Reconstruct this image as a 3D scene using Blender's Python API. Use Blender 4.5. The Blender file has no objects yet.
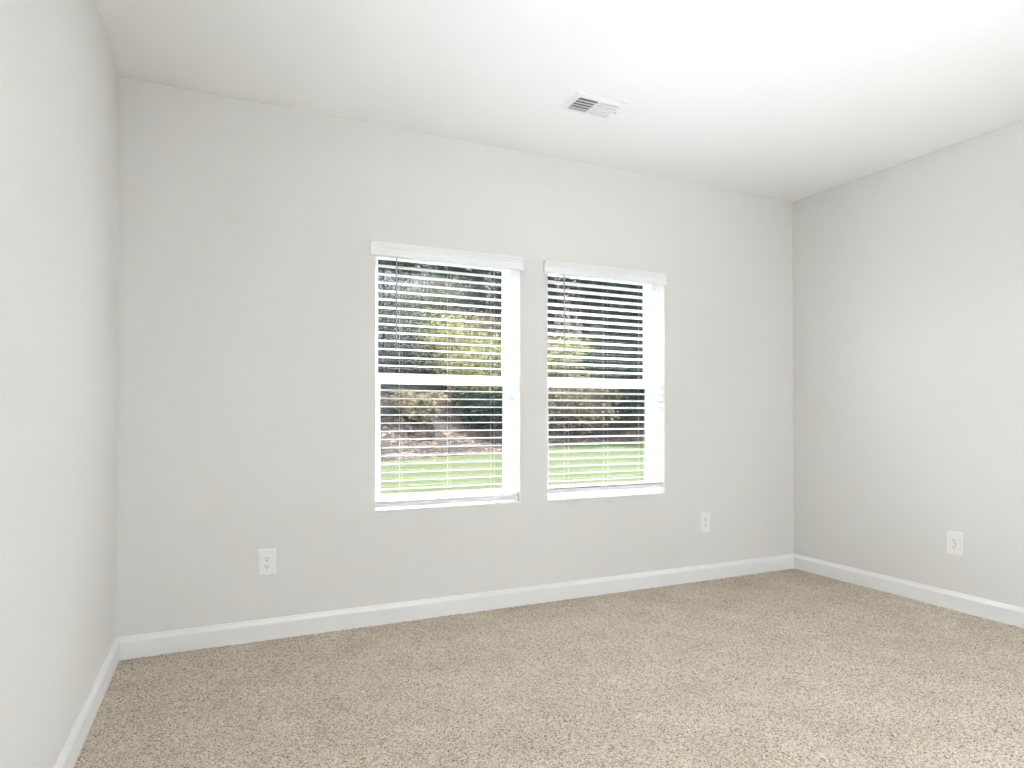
import bpy, math, random
import numpy as np
from mathutils import Vector, Matrix

S = bpy.context.scene
COL = S.collection
rnd = random.Random(7)

# ------------------------------------------------------------ camera
CAM_Z = 1.148
cam_d = bpy.data.cameras.new('camera')
cam_d.sensor_width = 36.0
cam_d.lens = 662.34 / 1024.0 * 36.0
cam_d.shift_y = 23.78 / 1024.0
cam_d.clip_start = 0.02
cam_d.clip_end = 300
cam = bpy.data.objects.new('camera', cam_d)
COL.objects.link(cam)
cam.location = (0, 0, CAM_Z)
cam.rotation_euler = (math.radians(90.5386), 0, math.radians(-25.058))
S.camera = cam

# ------------------------------------------------------------ world, sun, exposure
SKY = 11.0
W = bpy.data.worlds.new('world')
S.world = W
W.use_nodes = True
wn = W.node_tree.nodes; wl = W.node_tree.links
wn.clear()
wo = wn.new('ShaderNodeOutputWorld')
wb = wn.new('ShaderNodeBackground')
wb.inputs['Strength'].default_value = SKY
tc = wn.new('ShaderNodeTexCoord')
sx = wn.new('ShaderNodeSeparateXYZ')
cr = wn.new('ShaderNodeValToRGB')
cr.color_ramp.elements[0].position = 0.0
cr.color_ramp.elements[0].color = (0.95, 0.97, 1.0, 1)
cr.color_ramp.elements[1].position = 0.8
cr.color_ramp.elements[1].color = (0.72, 0.86, 1.0, 1)
wl.new(tc.outputs['Generated'], sx.inputs[0])
wl.new(sx.outputs['Z'], cr.inputs[0])
wl.new(cr.outputs[0], wb.inputs['Color'])
wl.new(wb.outputs[0], wo.inputs[0])

SUN = 27.5
sd = bpy.data.lights.new('sun', 'SUN')
sd.energy = SUN
sd.color = (1.0, 0.94, 0.92)
sd.angle = math.radians(0.6)
so = bpy.data.objects.new('sun', sd)
COL.objects.link(so)
so.rotation_euler = Vector((-0.22, -0.48, -1.0)).to_track_quat('-Z', 'Y').to_euler()

S.view_settings.view_transform = 'Standard'
S.view_settings.look = 'None'
S.view_settings.gamma = 1.0
S.view_settings.use_curve_mapping = False
S.view_settings.exposure = 0.14
cy = S.cycles
cy.max_bounces = 14
cy.diffuse_bounces = 8
cy.glossy_bounces = 4
cy.transparent_max_bounces = 24
cy.sample_clamp_indirect = 20.0
cy.caustics_reflective = False
cy.caustics_refractive = False
cy.use_denoising = True

# ------------------------------------------------------------ room dimensions (metres)
XL, XR = -0.3603, 4.0013       # left and right wall faces
YB, YF = 3.594, -1.30        # window wall face, wall behind the camera
H = 2.737
WT = 0.16                    # window wall thickness
OPEN = [(0.856, 1.735), (1.923, 2.8125)]
OZ0, OZ1 = 0.613, 2.087

# added unseen fill spots that brighten the room by bouncing off the ceiling
def spot(name, loc, aim, power, cone, blend, size):
    d = bpy.data.lights.new(name, 'SPOT')
    d.energy = power
    d.spot_size = math.radians(cone)
    d.spot_blend = blend
    d.shadow_soft_size = size
    d.color = (0.835, 0.90, 1.0)
    o = bpy.data.objects.new(name, d)
    COL.objects.link(o)
    o.location = loc
    o.rotation_euler = (Vector(aim) - Vector(loc)).to_track_quat('-Z', 'Y').to_euler()
    return o
FILL = 660.0
spot('bounce_fill', (1.7, -0.45, 1.55), (1.9, -0.7, 2.74), FILL, 130, 1.0, 0.12)  # added fill out of view, lifts the walls by ceiling bounce

# second added fill, low and out of frame, brightening the middle of the ceiling
UP_FILL = 150.0
spot('bounce_fill', (1.75, 0.62, 0.30), (1.95, 1.75, 2.74), UP_FILL, 88, 1.0, 0.10)

# light portals in the two window openings (they only guide sky sampling)
for k, (a, b) in enumerate(OPEN):
    d = bpy.data.lights.new('window_portal', 'AREA')
    d.shape = 'RECTANGLE'
    d.size = b - a
    d.size_y = OZ1 - OZ0
    d.cycles.is_portal = True
    o = bpy.data.objects.new('window_portal', d)
    COL.objects.link(o)
    o.location = ((a + b) / 2, YB + WT + 0.03, (OZ0 + OZ1) / 2)
    o.rotation_euler = (math.radians(-90), 0, 0)

# ------------------------------------------------------------ materials
def mat(name, color, rough=0.6, spec=0.3, bump=None, metal=0.0):
    m = bpy.data.materials.new(name)
    m.use_nodes = True
    n = m.node_tree.nodes; l = m.node_tree.links
    b = n['Principled BSDF']
    b.inputs['Base Color'].default_value = (*color, 1)
    b.inputs['Roughness'].default_value = rough
    b.inputs['Specular IOR Level'].default_value = spec
    b.inputs['Metallic'].default_value = metal
    if bump:
        scale, strength, dist = bump
        t = n.new('ShaderNodeTexCoord')
        x = n.new('ShaderNodeTexNoise')
        x.inputs['Scale'].default_value = scale
        x.inputs['Detail'].default_value = 3
        bp = n.new('ShaderNodeBump')
        bp.inputs['Strength'].default_value = strength
        bp.inputs['Distance'].default_value = dist
        l.new(t.outputs['Object'], x.inputs['Vector'])
        l.new(x.outputs['Fac'], bp.inputs['Height'])
        l.new(bp.outputs[0], b.inputs['Normal'])
    return m

def ramp(n, stops):
    r = n.new('ShaderNodeValToRGB')
    e = r.color_ramp.elements
    while len(e) < len(stops):
        e.new(0.5)
    for i, (p, c) in enumerate(stops):
        e[i].position = p
        e[i].color = (*c, 1)
    return r

M_WALL = mat('wall_paint', (0.76, 0.75, 0.73), 0.75, 0.25, (260, 0.12, 0.001))
M_CEIL = mat('ceiling_paint', (0.91, 0.91, 0.90), 0.9, 0.1, (180, 0.15, 0.001))
M_TRIM = mat('trim_paint', (0.84, 0.85, 0.85), 0.38, 0.4)
M_VINYL = mat('white_vinyl', (0.86, 0.87, 0.88), 0.4, 0.4)
M_SLAT = mat('blind_slat_white', (0.88, 0.885, 0.89), 0.42, 0.4, (40, 0.05, 0.0005))
M_CORD = mat('blind_cord', (0.55, 0.55, 0.54), 0.8, 0.1)
M_WAND = mat('wand_plastic', (0.30, 0.305, 0.305), 0.25, 0.5)
M_PLATE = mat('outlet_plastic', (0.86, 0.86, 0.84), 0.35, 0.45)
M_DARK = mat('slot_black', (0.03, 0.03, 0.03), 0.6, 0.2)
M_SCREW = mat('screw_paint', (0.75, 0.75, 0.74), 0.35, 0.5)
M_VENT = mat('vent_enamel', (0.86, 0.86, 0.86), 0.4, 0.4)
M_DUCT = mat('duct_metal', (0.22, 0.22, 0.22), 0.6, 0.3)
M_SIDING = mat('exterior_siding', (0.55, 0.55, 0.53), 0.7, 0.2)

def glass_mat():
    m = bpy.data.materials.new('window_glass')
    m.use_nodes = True
    n = m.node_tree.nodes; l = m.node_tree.links
    n.clear()
    o = n.new('ShaderNodeOutputMaterial')
    mx = n.new('ShaderNodeMixShader')
    tr = n.new('ShaderNodeBsdfTransparent')
    tr.inputs[0].default_value = (0.975, 0.98, 0.985, 1)
    gl = n.new('ShaderNodeBsdfGlossy')
    gl.inputs['Roughness'].default_value = 0.0
    lw = n.new('ShaderNodeLayerWeight')
    lw.inputs['Blend'].default_value = 0.5
    pw = n.new('ShaderNodeMath'); pw.operation = 'POWER'; pw.inputs[1].default_value = 5.0
    fr = n.new('ShaderNodeMath'); fr.operation = 'MULTIPLY_ADD'
    fr.inputs[1].default_value = 0.9; fr.inputs[2].default_value = 0.03
    l.new(lw.outputs['Facing'], pw.inputs[0])
    l.new(pw.outputs[0], fr.inputs[0])
    l.new(fr.outputs[0], mx.inputs[0])
    l.new(tr.outputs[0], mx.inputs[1])
    l.new(gl.outputs[0], mx.inputs[2])
    l.new(mx.outputs[0], o.inputs[0])
    return m
M_GLASS = glass_mat()

def carpet_mat():
    m = bpy.data.materials.new('carpet_pile')
    m.use_nodes = True
    n = m.node_tree.nodes; l = m.node_tree.links
    b = n['Principled BSDF']
    b.inputs['Roughness'].default_value = 0.95
    b.inputs['Specular IOR Level'].default_value = 0.05
    t = n.new('ShaderNodeTexCoord')
    # wobble the coordinates so that tufts are not a neat cell pattern
    wob = n.new('ShaderNodeTexNoise'); wob.inputs['Scale'].default_value = 210
    add = n.new('ShaderNodeVectorMath'); add.operation = 'MULTIPLY_ADD'
    add.inputs[1].default_value = (0.007, 0.007, 0.007)
    l.new(t.outputs['Object'], wob.inputs['Vector'])
    l.new(wob.outputs['Color'], add.inputs[0])
    l.new(t.outputs['Object'], add.inputs[2])
    v = n.new('ShaderNodeTexVoronoi'); v.inputs['Scale'].default_value = 240
    l.new(add.outputs[0], v.inputs['Vector'])
    sep = n.new('ShaderNodeSeparateColor')
    l.new(v.outputs['Color'], sep.inputs[0])
    r = ramp(n, [(0.0, (0.21, 0.165, 0.12)), (0.13, (0.44, 0.36, 0.285)), (0.32, (0.75, 0.665, 0.565)),
                 (0.75, (0.86, 0.79, 0.695)), (1.0, (0.95, 0.91, 0.84))])
    l.new(sep.outputs[0], r.inputs[0])
    # darker gaps between the tufts
    r2 = ramp(n, [(0.25, (1, 1, 1)), (0.85, (0.55, 0.52, 0.49))])
    mul = n.new('ShaderNodeMath'); mul.operation = 'MULTIPLY'; mul.inputs[1].default_value = 1.15
    l.new(v.outputs['Distance'], mul.inputs[0])
    l.new(mul.outputs[0], r2.inputs[0])
    mx = n.new('ShaderNodeMix'); mx.data_type = 'RGBA'; mx.blend_type = 'MULTIPLY'
    mx.inputs[0].default_value = 0.8
    l.new(r.outputs[0], mx.inputs[6]); l.new(r2.outputs[0], mx.inputs[7])
    # broad nap variation from vacuuming and footsteps
    nz = n.new('ShaderNodeTexNoise'); nz.inputs['Scale'].default_value = 4.0; nz.inputs['Detail'].default_value = 4
    l.new(t.outputs['Object'], nz.inputs['Vector'])
    r3 = ramp(n, [(0.3, (0.89, 0.865, 0.815)), (0.7, (1.04, 1.025, 0.985))])
    l.new(nz.outputs['Fac'], r3.inputs[0])
    mx2 = n.new('ShaderNodeMix'); mx2.data_type = 'RGBA'; mx2.blend_type = 'MULTIPLY'
    mx2.inputs[0].default_value = 1.0
    l.new(mx.outputs[2], mx2.inputs[6]); l.new(r3.outputs[0], mx2.inputs[7])
    l.new(mx2.outputs[2], b.inputs['Base Color'])
    bp = n.new('ShaderNodeBump'); bp.inputs['Strength'].default_value = 0.7; bp.inputs['Distance'].default_value = 0.004
    bp.invert = True
    l.new(v.outputs['Distance'], bp.inputs['Height'])
    l.new(bp.outputs[0], b.inputs['Normal'])
    return m
M_CARPET = carpet_mat()

def ground_mat(name, stops, scale, big=None, rough=0.9):
    m = bpy.data.materials.new(name)
    m.use_nodes = True
    n = m.node_tree.nodes; l = m.node_tree.links
    b = n['Principled BSDF']
    b.inputs['Roughness'].default_value = rough
    b.inputs['Specular IOR Level'].default_value = 0.1
    t = n.new('ShaderNodeTexCoord')
    x = n.new('ShaderNodeTexNoise'); x.inputs['Scale'].default_value = scale; x.inputs['Detail'].default_value = 6
    x.inputs['Roughness'].default_value = 0.7
    l.new(t.outputs['Object'], x.inputs['Vector'])
    r = ramp(n, stops)
    l.new(x.outputs['Fac'], r.inputs[0])
    out = r.outputs[0]
    if big:
        y = n.new('ShaderNodeTexNoise'); y.inputs['Scale'].default_value = big[0]; y.inputs['Detail'].default_value = 3
        l.new(t.outputs['Object'], y.inputs['Vector'])
        r2 = ramp(n, big[1])
        l.new(y.outputs['Fac'], r2.inputs[0])
        mx = n.new('ShaderNodeMix'); mx.data_type = 'RGBA'; mx.blend_type = 'MULTIPLY'
        mx.inputs[0].default_value = 1.0
        l.new(out, mx.inputs[6]); l.new(r2.outputs[0], mx.inputs[7])
        out = mx.outputs[2]
    l.new(out, b.inputs['Base Color'])
    bp = n.new('ShaderNodeBump'); bp.inputs['Strength'].default_value = 0.8; bp.inputs['Distance'].default_value = 0.04
    l.new(x.outputs['Fac'], bp.inputs['Height'])
    l.new(bp.outputs[0], b.inputs['Normal'])
    return m
M_LAWN = ground_mat('lawn_grass', [(0.3, (0.0178, 0.0235, 0.0071)), (0.7, (0.0366, 0.0435, 0.0146))], 9,
                    (0.5, [(0.3, (0.85, 0.95, 0.8)), (0.7, (1.05, 1.0, 1.0))]))
M_HILL = ground_mat('leaf_litter', [(0.40, (0.0046, 0.0042, 0.0042)), (0.52, (0.0172, 0.0140, 0.0121)), (0.64, (0.1374, 0.1053, 0.0801))], 11,
                    (1.2, [(0.40, (0.28, 0.30, 0.32)), (0.60, (1.3, 1.15, 1.0))]))  # broad noise paints dappled tree shade over the mulch and straw tones
M_BARK = ground_mat('bark', [(0.3, (0.0137, 0.0114, 0.0103)), (0.7, (0.0401, 0.0343, 0.0286))], 14)

def leaf_mat(name, c1, c2, trans=0.35):
    m = bpy.data.materials.new(name)
    m.use_nodes = True
    n = m.node_tree.nodes; l = m.node_tree.links
    n.clear()
    o = n.new('ShaderNodeOutputMaterial')
    t = n.new('ShaderNodeTexCoord')
    x = n.new('ShaderNodeTexNoise'); x.inputs['Scale'].default_value = 5.0; x.inputs['Detail'].default_value = 5
    l.new(t.outputs['Object'], x.inputs['Vector'])
    r = ramp(n, [(0.35, c1), (0.65, c2)])
    l.new(x.outputs['Fac'], r.inputs[0])
    d = n.new('ShaderNodeBsdfDiffuse'); tl = n.new('ShaderNodeBsdfTranslucent')
    l.new(r.outputs[0], d.inputs[0]); l.new(r.outputs[0], tl.inputs[0])
    mx = n.new('ShaderNodeMixShader'); mx.inputs[0].default_value = trans
    l.new(d.outputs[0], mx.inputs[1]); l.new(tl.outputs[0], mx.inputs[2])
    l.new(mx.outputs[0], o.inputs[0])
    return m
M_LEAF_DARK = leaf_mat('leaf_dark', (0.0046, 0.0086, 0.0075), (0.0206, 0.0321, 0.0212), 0.2)
M_LEAF_MID = leaf_mat('leaf_mid', (0.0092, 0.0206, 0.0080), (0.0298, 0.0504, 0.0172), 0.35)
M_LEAF_LIME = leaf_mat('leaf_lime', (0.0435, 0.0572, 0.0183), (0.2622, 0.2415, 0.1173), 0.4)
M_LEAF_TAN = leaf_mat('leaf_tan', (0.0389, 0.0343, 0.0206), (0.2062, 0.1661, 0.1088), 0.3)

# ------------------------------------------------------------ mesh helpers
class MB:
    def __init__(self):
        self.v = []; self.f = []
    def add(self, vs, fs):
        o = len(self.v)
        self.v += [tuple(p) for p in vs]
        self.f += [tuple(i + o for i in f) for f in fs]
        return self
    def box(self, x0, x1, y0, y1, z0, z1):
        vs = [(x0, y0, z0), (x1, y0, z0), (x1, y1, z0), (x0, y1, z0), (x0, y0, z1), (x1, y0, z1), (x1, y1, z1), (x0, y1, z1)]
        return self.add(vs, [(0, 3, 2, 1), (4, 5, 6, 7), (0, 1, 5, 4), (1, 2, 6, 5), (2, 3, 7, 6), (3, 0, 4, 7)])
    def prism(self, prof, axis, a, b):
        """prof: closed polygon of 2D points; axis 'x': points are (y,z) swept from x=a to x=b; axis 'y': points are (x,z)."""
        n = len(prof)
        if axis == 'x':
            vs = [(a, p, q) for p, q in prof] + [(b, p, q) for p, q in prof]
        elif axis == 'y':
            vs = [(p, a, q) for p, q in prof] + [(p, b, q) for p, q in prof]
        else:
            vs = [(p, q, a) for p, q in prof] + [(p, q, b) for p, q in prof]
        fs = [tuple(range(n))[::-1], tuple(range(n, 2 * n))]
        fs += [(i, (i + 1) % n, n + (i + 1) % n, n + i) for i in range(n)]
        return self.add(vs, fs)
    def tube(self, pts, radii, seg=8):
        pts = [Vector(p) for p in pts]
        if not isinstance(radii, (list, tuple)):
            radii = [radii] * len(pts)
        rings = []
        vs = []; fs = []
        for i, p in enumerate(pts):
            d = (pts[min(i + 1, len(pts) - 1)] - pts[max(i - 1, 0)]).normalized()
            u = d.orthogonal().normalized() if i == 0 else (u - d * u.dot(d)).normalized()
            w = d.cross(u)
            for k in range(seg):
                a = 2 * math.pi * k / seg
                vs.append(p + (u * math.cos(a) + w * math.sin(a)) * radii[i])
        for i in range(len(pts) - 1):
            for k in range(seg):
                k2 = (k + 1) % seg
                fs.append((i * seg + k, i * seg + k2, (i + 1) * seg + k2, (i + 1) * seg + k))
        fs.append(tuple(range(seg))[::-1])
        fs.append(tuple((len(pts) - 1) * seg + k for k in range(seg)))
        return self.add(vs, fs)
    def build(self, name, material, parent=None, bevel=0.0, smooth=False, seg=2):
        me = bpy.data.meshes.new(name)
        me.from_pydata(self.v, [], self.f)
        me.update()
        import bmesh
        bm = bmesh.new(); bm.from_mesh(me)
        bmesh.ops.recalc_face_normals(bm, faces=bm.faces)
        bm.to_mesh(me); bm.free()
        me.materials.append(material)
        if smooth:
            me.polygons.foreach_set('use_smooth', [True] * len(me.polygons))
        o = bpy.data.objects.new(name, me)
        COL.objects.link(o)
        if parent:
            o.parent = parent
        if bevel:
            md = o.modifiers.new('edge', 'BEVEL')
            md.width = bevel; md.segments = seg; md.limit_method = 'ANGLE'
        return o

def tag(o, label=None, cat=None, group=None, kind=None):
    if label: o['label'] = label
    if cat: o['category'] = cat
    if group: o['group'] = group
    if kind: o['kind'] = kind
    return o

def empty(name, loc, rz=0.0):
    o = bpy.data.objects.new(name, None)
    COL.objects.link(o)
    o.location = loc
    o.rotation_euler = (0, 0, rz)
    o.empty_display_size = 0.05
    return o

def copy_tree(o, parent=None):
    c = o.copy()
    COL.objects.link(c)
    c.parent = parent
    for ch in list(o.children):
        copy_tree(ch, c)
    return c

# ------------------------------------------------------------ room shell
T = 0.12
# carpet: a fine grid with the pile's uneven height, coarser behind the camera
def carpet():
    xs = np.arange(XL, XR + 0.004, 0.0075); xs[-1] = XR
    ys = np.concatenate([np.linspace(YF, 0.7, 30), np.arange(0.7075, YB, 0.0075), [YB]])
    nx, ny = len(xs), len(ys)
    rs = np.random.RandomState(3)
    X, Y = np.meshgrid(xs, ys)
    Z = rs.rand(ny, nx) * 0.006
    Z = (Z + np.roll(Z, 1, 0) + np.roll(Z, 1, 1)) / 3 + rs.rand(ny, nx) * 0.003
    Z -= 0.004
    jx = (rs.rand(ny, nx) - 0.5) * 0.004; jy = (rs.rand(ny, nx) - 0.5) * 0.004
    jx[:, 0] = jx[:, -1] = 0; jy[0] = jy[-1] = 0
    u = (XR - X) / (XR - XL)
    X = X - u * (YB - Y) * 0.0277
    co = np.stack([X + jx, Y + jy, Z], -1).reshape(-1, 3)
    i = np.arange(nx * ny).reshape(ny, nx)
    f = np.stack([i[:-1, :-1], i[:-1, 1:], i[1:, 1:], i[1:, :-1]], -1).reshape(-1, 4)
    me = bpy.data.meshes.new('floor')
    me.vertices.add(len(co)); me.vertices.foreach_set('co', co.astype(np.float32).ravel())
    me.loops.add(f.size); me.loops.foreach_set('vertex_index', f.astype(np.int32).ravel())
    me.polygons.add(len(f))
    me.polygons.foreach_set('loop_start', np.arange(0, f.size, 4, dtype=np.int32))
    me.polygons.foreach_set('loop_total', np.full(len(f), 4, dtype=np.int32))
    me.update(calc_edges=True)
    me.polygons.foreach_set('use_smooth', [True] * len(f))
    me.materials.append(M_CARPET)
    o = bpy.data.objects.new('floor', me)
    COL.objects.link(o)
    return tag(o, 'beige and brown speckled cut pile carpet covering the whole room', 'floor', kind='structure')
carpet()

tag(MB().box(XL - 2.6 * T, XR + T, YF - T, YB + WT, H, H + 0.2).build('ceiling', M_CEIL),
    'smooth white painted ceiling', 'ceiling', kind='structure')
SKEW = 0.0277          # the left wall stands a little out of square
def xl(y): return XL - (YB - y) * SKEW
tag(MB().prism([(xl(YF - T) - T, YF - T), (xl(YF - T), YF - T), (XL, YB), (XL - T, YB)], 'z', -0.1, H).build('wall_left', M_WALL),
    'plain pale grey wall at the left without any outlet', 'wall', kind='structure')
tag(MB().box(XR, XR + T, YF - T, YB, -0.1, H).build('wall_right', M_WALL),
    'pale grey wall at the right with one outlet low down', 'wall', kind='structure')
tag(MB().box(XL - 0.16, XR, YF - T, YF, -0.1, H).build('wall_front', M_WALL),
    'plain grey wall behind the camera facing the windows', 'wall', kind='structure')

def window_wall():
    xs = [XL - T, OPEN[0][0], OPEN[0][1], OPEN[1][0], OPEN[1][1], XR + T]
    zs = [-0.4, OZ0, OZ1, H]
    y0, y1 = YB, YB + WT
    m = MB()
    solid = lambda i, j: not (j == 1 and i in (1, 3)) and 0 <= i < 5 and 0 <= j < 3
    for i in range(5):
        for j in range(3):
            if not solid(i, j):
                continue
            a, b, c, d = xs[i], xs[i + 1], zs[j], zs[j + 1]
            m.add([(a, y0, c), (b, y0, c), (b, y0, d), (a, y0, d)], [(0, 1, 2, 3)])
            m.add([(a, y1, c), (b, y1, c), (b, y1, d), (a, y1, d)], [(3, 2, 1, 0)])
            for (di, dj, q) in ((-1, 0, [(a, y0, c), (a, y1, c), (a, y1, d), (a, y0, d)]),
                                (1, 0, [(b, y0, c), (b, y1, c), (b, y1, d), (b, y0, d)]),
                                (0, -1, [(a, y0, c), (b, y0, c), (b, y1, c), (a, y1, c)]),
                                (0, 1, [(a, y0, d), (b, y0, d), (b, y1, d), (a, y1, d)])):
                if not solid(i + di, j + dj):
                    m.add(q, [(0, 1, 2, 3)])
    me = bpy.data.meshes.new('wall_back')
    me.from_pydata(m.v, [], m.f)
    import bmesh
    bm = bmesh.new(); bm.from_mesh(me)
    bmesh.ops.remove_doubles(bm, verts=bm.verts, dist=1e-5)
    bmesh.ops.recalc_face_normals(bm, faces=bm.faces)
    bm.to_mesh(me); bm.free()
    me.materials.append(M_WALL)
    o = bpy.data.objects.new('wall_back', me)
    COL.objects.link(o)
    tag(o, 'pale grey wall with the two windows in it', 'wall', kind='structure')
window_wall()

# baseboards: flat board with a rounded cove on top
BH, BT = 0.106, 0.015
prof = [(0, -0.01), (BT, -0.01), (BT, 0.080), (BT - 0.0012, 0.085), (BT - 0.004, 0.090), (BT - 0.0075, 0.096), (BT - 0.0095, 0.1015), (BT - 0.0115, BH), (0, BH)]
def board(name, label, axis, pos, sgn, a, b):
    """sgn: direction the board stands off its wall; ends mitred by BT."""
    m = MB()
    n = len(prof)
    va, vb = [], []
    for d, z in prof:
        if axis == 'x':
            va.append((a + d, pos + sgn * d, z)); vb.append((b - d, pos + sgn * d, z))
        else:
            f = xl if sgn > 0 else (lambda y: pos)
            va.append((f(a + d) + sgn * d, a + d, z)); vb.append((f(b - d) + sgn * d, b - d, z))
    m.add(va + vb, [tuple(range(n)), tuple(range(n, 2 * n))[::-1]] + [(i, (i + 1) % n, n + (i + 1) % n, n + i) for i in range(n)])
    return tag(m.build(name, M_TRIM), label, 'baseboard', kind='structure')
board('baseboard_back', 'white baseboard along the window wall', 'x', YB, -1, XL, XR)
board('baseboard_left', 'white baseboard along the left wall', 'y', XL, 1, YF, YB)
board('baseboard_right', 'white baseboard along the right wall', 'y', XR, -1, YF, YB)
board('baseboard_front', 'white baseboard along the wall behind the camera', 'x', YF, 1, xl(YF), XR)

# ------------------------------------------------------------ windows
def ring(m, x0, x1, z0, z1, w, y0, y1, wb=None, wt=None):
    """rectangular frame of four bars, widths w (sides), wb (bottom), wt (top)."""
    wb = w if wb is None else wb
    wt = w if wt is None else wt
    m.box(x0, x0 + w, y0, y1, z0, z1)
    m.box(x1 - w, x1, y0, y1, z0, z1)
    m.box(x0 + w, x1 - w, y0, y1, z0, z0 + wb)
    m.box(x0 + w, x1 - w, y0, y1, z1 - wt, z1)

def make_window(k, x0, x1, fw=0.024):
    e = fw - 0.024
    root = empty('window_%d' % k, ((x0 + x1) / 2, YB + 0.1, OZ0))
    wh = (x1 - x0) / 2
    h = OZ1 - OZ0
    mid = 1.349 - OZ0
    y = 0.0                                    # local y 0 = frame face, outward positive
    m = MB(); ring(m, -wh, wh, 0.0, h, fw, 0.0, 0.075, 0.030, 0.026)
    m.build('frame', M_VINYL, root, 0.002)
    # inner track ribs beside the lower sash
    # upper sash (outer plane)
    m = MB(); ring(m, -wh + fw, wh - fw, mid - 0.028, h - 0.026, 0.024, 0.040, 0.066, 0.050, 0.026)
    us = m.build('upper_sash', M_VINYL, root, 0.002)
    MB().box(-wh + 0.046 + e, wh - 0.046 - e, 0.050, 0.056, mid + 0.018, h - 0.050).build('pane', M_GLASS, us)
    # lower sash (inner plane), with a slim gap to the frame's track
    m = MB(); ring(m, -wh + 0.028 + e, wh - 0.028 - e, 0.031, mid + 0.030, 0.027, 0.010, 0.036, 0.045, 0.060)
    ls = m.build('lower_sash', M_VINYL, root, 0.002)
    MB().box(-wh + 0.053 + e, wh - 0.053 - e, 0.020, 0.026, 0.074, mid - 0.028).build('pane', M_GLASS, ls)
    MB().box(-0.20, 0.20, 0.004, 0.011, 0.045, 0.055).build('lift_rail', M_VINYL, ls, 0.002)
    # white sill board on the bottom of the recess
    MB().box(-wh, wh, -0.1005, 0.004, 0.0005, 0.006).build('sill', M_TRIM, root, 0.002)
    return root
tag(make_window(1, *OPEN[0]), 'white single hung window nearer the left wall', 'window', kind='structure')
tag(make_window(2, *OPEN[1], 0.032), 'white single hung window nearer the right wall', 'window', kind='structure')

# ------------------------------------------------------------ blinds
PITCH = 0.0460
def slat_mesh(w, tilt):
    """a 50 mm slat, slightly crowned, 3 mm thick, tilted about its length."""
    m = MB()
    n = 8
    top = []; bot = []
    for i in range(n + 1):
        s = -1 + 2 * i / n
        c = 0.0022 * (1 - s * s)
        top.append((s * 0.0250, c + 0.0019)); bot.append((s * 0.0250, c - 0.0019))
    pr = top + bot[::-1]
    ct, st = math.cos(tilt), math.sin(tilt)
    pr = [(p * ct - q * st, p * st + q * ct) for p, q in pr]
    m.prism(pr, 'x', -w, w)
    me_o = m.build('slat', M_SLAT)
    return me_o

def make_blind(x0, x1, valance, tilt, rail_z, label, group):
    cx = (x0 + x1) / 2
    w = (x1 - x0) / 2 - 0.006
    yc = YB + 0.034
    root = tag(empty('window_blind', (cx, yc, OZ0)), label, 'blind', group)
    L = lambda z: z - OZ0
    MB().box(-w, w, -0.022, 0.026, L(2.046), L(2.084)).build('headrail', M_SLAT, root, 0.002)
    # valance board with moulded face, clipped in front of the headrail
    a, b = valance[0] - cx, valance[1] - cx
    yv = -0.034 - 0.003
    pr = [(yv, L(2.0115)), (yv - 0.016, L(2.0115)), (yv - 0.020, L(2.0145)), (yv - 0.0195, L(2.0245)), (yv - 0.0165, L(2.0275)),
          (yv - 0.0165, L(2.0575)), (yv - 0.0205, L(2.0615)), (yv - 0.0215, L(2.0705)), (yv - 0.026, L(2.0755)), (yv - 0.028, L(2.0815)),
          (yv - 0.028, L(2.0875)), (yv, L(2.0875))]
    m = MB(); m.prism(pr, 'x', a, b)
    m.build('valance', M_SLAT, root, 0.0012)
    n = 0
    z = 1.970
    proto = slat_mesh(w, tilt)
    first = True
    zs = []
    while z > rail_z + 0.024:
        zs.append(z); z -= PITCH
    zs.append(rail_z + 0.0165)
    for z in zs:
        o = proto if first else proto.copy()
        if not first:
            COL.objects.link(o)
        first = False
        o.parent = root
        o.location = (0, 0.004, L(z))
    MB().box(-w, w, -0.021, 0.029, L(rail_z - 0.013), L(rail_z + 0.013)).build('bottom_rail', M_SLAT, root, 0.004)
    # ladder cords, front and rear
    for fx in (-w + 0.147, 0.0, w - 0.160):
        m = MB()
        for yy in (-0.0225, 0.0305):
            m.tube([(fx, yy, L(2.046)), (fx, yy, L(rail_z))], 0.00045, 5)
        m.build('ladder_cord', M_CORD, root)
        MB().tube([(fx, 0.004, L(rail_z - 0.0155)), (fx, 0.004, L(rail_z - 0.011))], 0.006, 10).build('cord_plug', M_CORD, root)
    # tilt wand
    fx = -w + 0.113
    m = MB(); m.tube([(fx, -0.030, L(2.040)), (fx, -0.030, L(1.545)), (fx, -0.030, L(1.520)), (fx, -0.030, L(1.510))], [0.0040, 0.0040, 0.0052, 0.0042], 8)
    wd = m.build('tilt_wand', M_WAND, root)
    return root
GB = 'white two inch blinds on the windows'
make_blind(*OPEN[0], (0.827, 1.748), math.radians(-1.0), 0.645,
           'white horizontal slat blind on the window nearer the left wall', GB)
make_blind(*OPEN[1], (1.890, 2.813), math.radians(-8.0), 0.669,
           'white horizontal slat blind on the window nearer the right wall, ending above the sill', GB)

# ------------------------------------------------------------ outlets
def rounded(w, h, r, n=5):
    pts = []
    for cx, cz, a0 in ((w - r, h - r, 0), (-w + r, h - r, 90), (-w + r, -h + r, 180), (w - r, -h + r, 270)):
        for i in range(n + 1):
            a = math.radians(a0 + 90 * i / n)
            pts.append((cx + r * math.cos(a), cz + r * math.sin(a)))
    return pts

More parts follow.
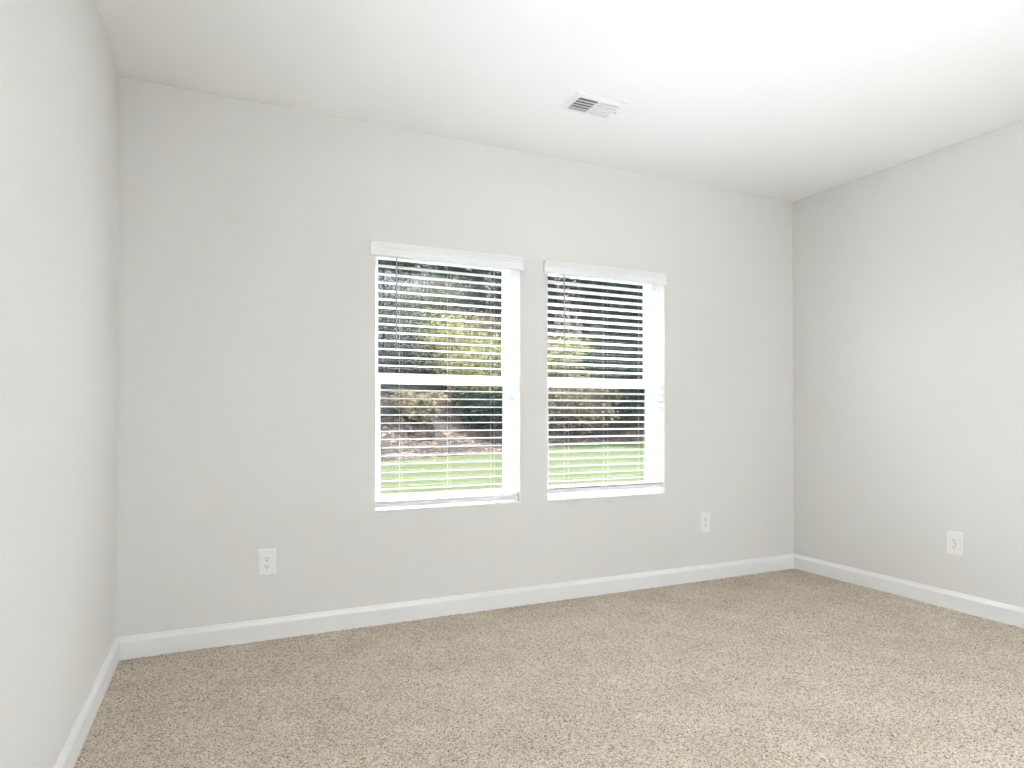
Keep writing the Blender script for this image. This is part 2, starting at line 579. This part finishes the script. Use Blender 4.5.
def make_outlet(kind='duplex'):
    """built facing -Y, wall at y = 0."""
    root = empty('wall_outlet', (0, 0, 0))
    m = MB()
    w, h = 0.0435, 0.068
    rings = [(0.0, w, h), (-0.0035, w, h), (-0.0058, w - 0.003, h - 0.003), (-0.0064, w - 0.007, h - 0.007)]
    vs = []; fs = []
    n = None
    for y, a, b in rings:
        p = rounded(a, b, 0.004)
        n = len(p)
        vs += [(x, y, z) for x, z in p]
    for k in range(len(rings) - 1):
        fs += [(k * n + i, k * n + (i + 1) % n, (k + 1) * n + (i + 1) % n, (k + 1) * n + i) for i in range(n)]
    fs.append(tuple(range(n)))
    fs.append(tuple((len(rings) - 1) * n + i for i in range(n)))
    m.add(vs, fs)
    m.build('cover_plate', M_PLATE, root)
    def slots(parent, zc):
        for sx_, hh in ((-0.0065, 0.0042), (0.0065, 0.0035)):
            MB().box(sx_ - 0.0012, sx_ + 0.0012, -0.0090, -0.0082, zc + 0.003 - hh, zc + 0.003 + hh).build('slot', M_DARK, parent)
        mm = MB(); mm.tube([(0, -0.0090, zc - 0.0085), (0, -0.0082, zc - 0.0085)], 0.0030, 12)
        mm.build('ground_hole', M_DARK, parent)
    if kind == 'duplex':
        for zc in (0.0195, -0.0195):
            p = [(0.0172 * math.cos(t), zc + max(-0.0142, min(0.0142, 0.0172 * math.sin(t)))) for t in [2 * math.pi * i / 32 for i in range(32)]]
            q = MB(); q.prism(p, 'y', -0.0084, -0.006)
            r = q.build('socket', M_PLATE, root)
            slots(r, zc)
        mm = MB(); mm.tube([(0, -0.0075, 0), (0, -0.006, 0)], 0.0034, 12)
        mm.build('screw', M_SCREW, root)
    else:
        q = MB(); q.prism(rounded(0.0168, 0.0335, 0.002), 'y', -0.0084, -0.006)
        r = q.build('socket', M_PLATE, root)
        slots(r, 0.0205); slots(r, -0.0205)
        MB().box(0.0055, 0.0105, -0.0092, -0.0082, -0.0045, 0.0030).build('test_button', M_DARK, r)
        MB().box(-0.0120, -0.0085, -0.0092, -0.0082, -0.0005, 0.0035).build('indicator_light', M_SCREW, r)
        for zc in (0.048, -0.048):
            mm = MB(); mm.tube([(0, -0.0072, zc), (0, -0.006, zc)], 0.0030, 12)
            mm.build('screw', M_SCREW, root)
    return root
GO = 'white outlets low on the walls'
o1 = make_outlet()
o1.location = (0.3008, YB, 0.393)
tag(o1, 'white double socket outlet low on the window wall near the left corner', 'outlet', GO)
o2 = copy_tree(o1)
o2.location = (3.1535, YB, 0.401)
tag(o2, 'white double socket outlet low on the window wall near the right corner', 'outlet', GO)
o3 = make_outlet('gfci')
o3.location = (XR, 2.425, 0.389)
o3.rotation_euler = (0, 0, math.radians(-90))
tag(o3, 'white outlet on the right wall with an extra dark button between its sockets', 'outlet', GO)

# ------------------------------------------------------------ ceiling vent
def make_vent():
    x0, x1, y0, y1 = 1.667, 1.970, 2.802, 2.997
    cx, cy = (x0 + x1) / 2, (y0 + y1) / 2
    root = tag(empty('ceiling_vent', (cx, cy, H)), 'white rectangular ceiling air register with two banks of louvres', 'vent')
    w, d = (x1 - x0) / 2, (y1 - y0) / 2
    bw = 0.032                                   # flange width
    # stamped flange: slopes from 7 mm at the grille edge to the ceiling at the rim
    outer = [(-w, -d), (w, -d), (w, d), (-w, d)]
    inn = [(-w + bw, -d + bw), (w - bw, -d + bw), (w - bw, d - bw), (-w + bw, d - bw)]
    rim = [(-w + 0.004, -d + 0.004), (w - 0.004, -d + 0.004), (w - 0.004, d - 0.004), (-w + 0.004, d - 0.004)]
    vs = [(x, y, 0) for x, y in outer] + [(x, y, -0.005) for x, y in rim] + [(x, y, -0.011) for x, y in inn] + [(x, y, -0.002) for x, y in inn]
    fs = []
    for k in range(3):
        fs += [(k * 4 + i, k * 4 + (i + 1) % 4, (k + 1) * 4 + (i + 1) % 4, (k + 1) * 4 + i) for i in range(4)]
    MB().add(vs, fs).build('frame', M_VENT, root)
    gx, gy = w - bw, d - bw
    MB().box(-gx, gx, -gy, gy, -0.002, -0.0005).build('duct_opening', M_DUCT, root)
    MB().box(-0.006, 0.006, -gy, gy, -0.0115, -0.003).build('centre_bar', M_VENT, root)
    for s in (-1, 1):
        nl = 9
        for i in range(nl):
            xx = s * (0.006 + (gx - 0.006) * (i + 0.5) / nl)
            m = MB()
            # blades lean outward: lower edge further from the centre
            lean = s * 0.0042
            m.prism([(xx - lean - 0.0005, -0.0030), (xx + lean - 0.0005, -0.0110), (xx + lean + 0.0005, -0.0110), (xx - lean + 0.0005, -0.0030)], 'y', -gy, gy)
            m.build('louvre', M_VENT, root)
    for j in range(1, 5):
        yy = -gy + 2 * gy * j / 5
        MB().box(-gx, gx, yy - 0.0035, yy + 0.0035, -0.0118, -0.0100).build('cross_bar', M_VENT, root)
    m = MB(); m.box(w - 0.020, w - 0.014, -0.006, 0.010, -0.020, -0.008)
    m.build('damper_lever', M_VENT, root, 0.001)
    for s in (-1, 1):
        m = MB(); m.tube([(s * (w - 0.013), -0.028, -0.0085), (s * (w - 0.013), -0.028, -0.006)], 0.0035, 10)
        m.build('screw', M_SCREW, root)
make_vent()

# ------------------------------------------------------------ outdoors
BX, BY = 3.06, 12.9                      # a point where lawn meets hillside
SLOPE_X = 0.263
def base_y(x): return BY + SLOPE_X * (x - BX)
def base_z(x): return 0.20 + 0.028 * (x - BX)
def ground_z(x, y):
    yb = base_y(x)
    if y <= yb:
        t = max(0.0, min(1.0, (y - 7.0) / (yb - 7.0)))
        return -0.2 + (base_z(x) + 0.2) * t * t * (3 - 2 * t)
    d = (y - yb)
    s = min(d / 3.0, 1.0)
    z = base_z(x) + 0.44 * d * (0.55 + 0.45 * s)
    z += 0.22 * math.sin(x * 0.9 + y * 0.7) * s + 0.12 * math.sin(x * 2.3 - y * 1.7) * s
    return z

def terrain(name, label, cat, material, xr, yr, nx, ny, above):
    m = MB()
    for j in range(ny + 1):
        for i in range(nx + 1):
            x = xr[0] + (xr[1] - xr[0]) * i / nx
            if above:
                y = base_y(x) + yr * (j / ny) ** 1.3
            else:
                y = yr + (base_y(x) - yr) * j / ny
            m.v.append((x, y, ground_z(x, y + (1e-4 if above and j else 0))))
    for j in range(ny):
        for i in range(nx):
            a = j * (nx + 1) + i
            m.f.append((a, a + 1, a + nx + 2, a + nx + 1))
    return tag(m.build(name, material, smooth=True), label, cat, kind='structure')
terrain('lawn', 'bright green lawn outside the windows', 'lawn', M_LAWN, (-8, 34), YB + WT + 0.02, 60, 30, False)
terrain('hillside', 'leaf covered brown slope rising behind the lawn', 'hillside', M_HILL, (-8, 34), 26.0, 90, 70, True)

def leaves(m, r, centre, radii, n, size, squash=1.0):
    for _ in range(n):
        while True:
            p = Vector((r.uniform(-1, 1), r.uniform(-1, 1), r.uniform(-1, 1)))
            if 0.2 < p.length < 1: break
        p = Vector((p.x * radii[0], p.y * radii[1], p.z * radii[2])) + Vector(centre)
        u = Vector((r.gauss(0, 1), r.gauss(0, 1), r.gauss(0, 0.6))).normalized()
        v = u.orthogonal().normalized()
        v = (Matrix.Rotation(r.uniform(0, 6.28), 3, u) @ v)
        s = size * r.uniform(0.6, 1.3)
        a = len(m.v)
        m.v += [tuple(p - u * s), tuple(p + v * s * 0.45), tuple(p + u * s), tuple(p - v * s * 0.45)]
        m.f.append((a, a + 1, a + 2, a + 3))

def raw_build(m, name, material, parent):
    me = bpy.data.meshes.new(name)
    me.from_pydata(m.v, [], m.f); me.update()
    me.materials.append(material)
    o = bpy.data.objects.new(name, me)
    COL.objects.link(o)
    o.parent = parent
    return o

def make_shrub(x, y, w, h, material, label, seed, dens=1.0):
    r = random.Random(seed)
    root = tag(empty('shrub', (x, y, ground_z(x, y) - 0.02)), label, 'shrub', 'shrubs on the slope behind the lawn')
    m = MB()
    tips = []
    for i in range(9):
        a = 2 * math.pi * i / 9 + r.uniform(-.3, .3)
        q = r.uniform(0.3, 0.8)
        tip = Vector((math.cos(a) * w * 0.5 * q, math.sin(a) * w * 0.5 * q, h * r.uniform(0.5, 0.9)))
        tips.append(tip)
        m.tube([(0, 0, 0), tuple(tip * 0.5 + Vector((0, 0, 0.1 * h))), tuple(tip)], [0.03, 0.02, 0.008], 5)
    m.build('stem', M_BARK, root)
    lm = MB()
    for t in tips + [Vector((r.uniform(-.3, .3) * w, r.uniform(-.3, .3) * w, h * r.uniform(.2, .6))) for _ in range(6)]:
        leaves(lm, r, t, (w * 0.26, w * 0.26, h * 0.25), int(260 * dens), 0.055)
    raw_build(lm, 'foliage', material, root)
    return root

def make_tree(x, y, h, cw, material, label, seed, low=0.35, n=40, tr=0.16):
    r = random.Random(seed)
    root = tag(empty('tree', (x, y, ground_z(x, y) - 0.05)), label, 'tree', 'trees on the slope behind the lawn')
    m = MB()
    lean = Vector((r.uniform(-.3, .3), r.uniform(-.3, .3), 0))
    pts = [Vector((0, 0, 0)), Vector((0, 0, h * 0.3)) + lean * 0.3, Vector((0, 0, h * 0.6)) + lean, Vector((0, 0, h * 0.92)) + lean * 1.3]
    m.tube(pts, [tr * 1.25, tr, tr * 0.6, tr * 0.15], 9)
    cl = []
    for i in range(n):
        a = r.uniform(0, 6.283)
        zz = h * r.uniform(low, 1.0)
        k = math.sqrt(max(0.05, 1 - ((zz / h - (low + 1) / 2) / ((1 - low) / 2 * 1.1)) ** 2))
        q = cw * 0.5 * k * r.uniform(0.35, 1.0)
        c = Vector((math.cos(a) * q, math.sin(a) * q, zz)) + lean
        cl.append(c)
        if i % 2 == 0:
            st = Vector((lean.x * 0.7, lean.y * 0.7, max(h * 0.2, zz - q * 0.6)))
            m.tube([st, (st + c) * 0.5 + Vector((0, 0, 0.1)), c], [tr * 0.35, tr * 0.22, 0.015], 5)
    m.build('trunk', M_BARK, root)
    lm = MB()
    for c in cl:
        leaves(lm, r, c, (cw * 0.19, cw * 0.19, h * 0.085), 260, 0.085)
    raw_build(lm, 'crown', material, root)
    return root

def ray(px, t, extra=0.0):
    """a point on the ground at depth t along the picture column px (used once, to survey plant positions)."""
    a = (px - 512) / 657.0
    return ((a * 0.9092 + 0.4163) * t, (0.9092 - 0.4163 * a) * t)

shrubs = [  # column, depth, width, height, material, label
    (388, 17.5, 2.6, 2.0, M_LEAF_DARK, 'dark green shrub behind the left side of the left window'),
    (415, 20.5, 2.8, 2.2, M_LEAF_MID, 'green shrub high on the slope left of the lime shrub'),
    (447, 19.0, 2.6, 1.9, M_LEAF_LIME, 'lime green shrub seen mid height through the left window'),
    (482, 18.0, 2.4, 2.0, M_LEAF_LIME, 'sunlit yellow green shrub seen at the right of the left window'),
    (500, 21.5, 2.6, 1.8, M_LEAF_TAN, 'dry tan shrub high on the slope behind the left window'),
    (440, 24.5, 3.0, 1.7, M_LEAF_TAN, 'dry pinkish brush near the top of the slope'),
    (492, 16.6, 1.5, 1.0, M_LEAF_DARK, 'low dark shrub just above the lawn at the left window right side'),
    (425, 15.6, 1.2, 0.7, M_LEAF_TAN, 'small dry bush just above the lawn edge'),
    (556, 19.0, 2.2, 2.0, M_LEAF_LIME, 'yellow green shrub at the left edge of the right window'),
    (584, 17.6, 2.2, 1.5, M_LEAF_TAN, 'dry tan brush in the middle of the right window'),
    (625, 18.5, 2.8, 2.4, M_LEAF_DARK, 'dark shrub low at the right side of the right window'),
    (655, 20.0, 3.0, 3.0, M_LEAF_DARK, 'tall dark shrub at the far right of the right window'),
    (610, 22.5, 2.8, 2.2, M_LEAF_MID, 'green shrub mid slope behind the right window'),
]
for i, (px, t, w, h, mt, lb) in enumerate(shrubs):
    x, y = ray(px, t)
    make_shrub(x, y, w, h, mt, lb, 100 + i)
trees = [
    (362, 19.5, 7.0, 3.6, M_LEAF_DARK, 'dark green tree behind the left edge of the left window', 0.12),
    (404, 27.5, 8.5, 4.2, M_LEAF_DARK, 'dark tree with low crown on the upper slope behind the tilt wand', 0.12),
    (446, 31.5, 8.5, 4.6, M_LEAF_MID, 'mid green tree at the top of the slope behind the left window', 0.10),
    (486, 28.0, 8.5, 4.4, M_LEAF_DARK, 'dark tree at the top of the slope behind the right side of the left window', 0.10),
    (520, 23.5, 8.0, 3.8, M_LEAF_DARK, 'dark tree on the slope hidden mostly by the wall between the windows', 0.10),
    (556, 29.0, 9.0, 4.6, M_LEAF_DARK, 'dark tree on the upper slope behind the left side of the right window', 0.08),
    (592, 24.5, 8.5, 4.4, M_LEAF_DARK, 'dark leafy tree behind the middle of the right window', 0.08),
    (640, 26.0, 9.0, 4.6, M_LEAF_DARK, 'dark leafy tree behind the right side of the right window', 0.06),
    (668, 20.5, 8.0, 3.8, M_LEAF_DARK, 'dark leafy tree standing nearest the right edge of the right window', 0.06),
]
for i, (px, t, h, w, mt, lb, low) in enumerate(trees):
    x, y = ray(px, t)
    make_tree(x, y, h, w, mt, lb, 300 + i, low)
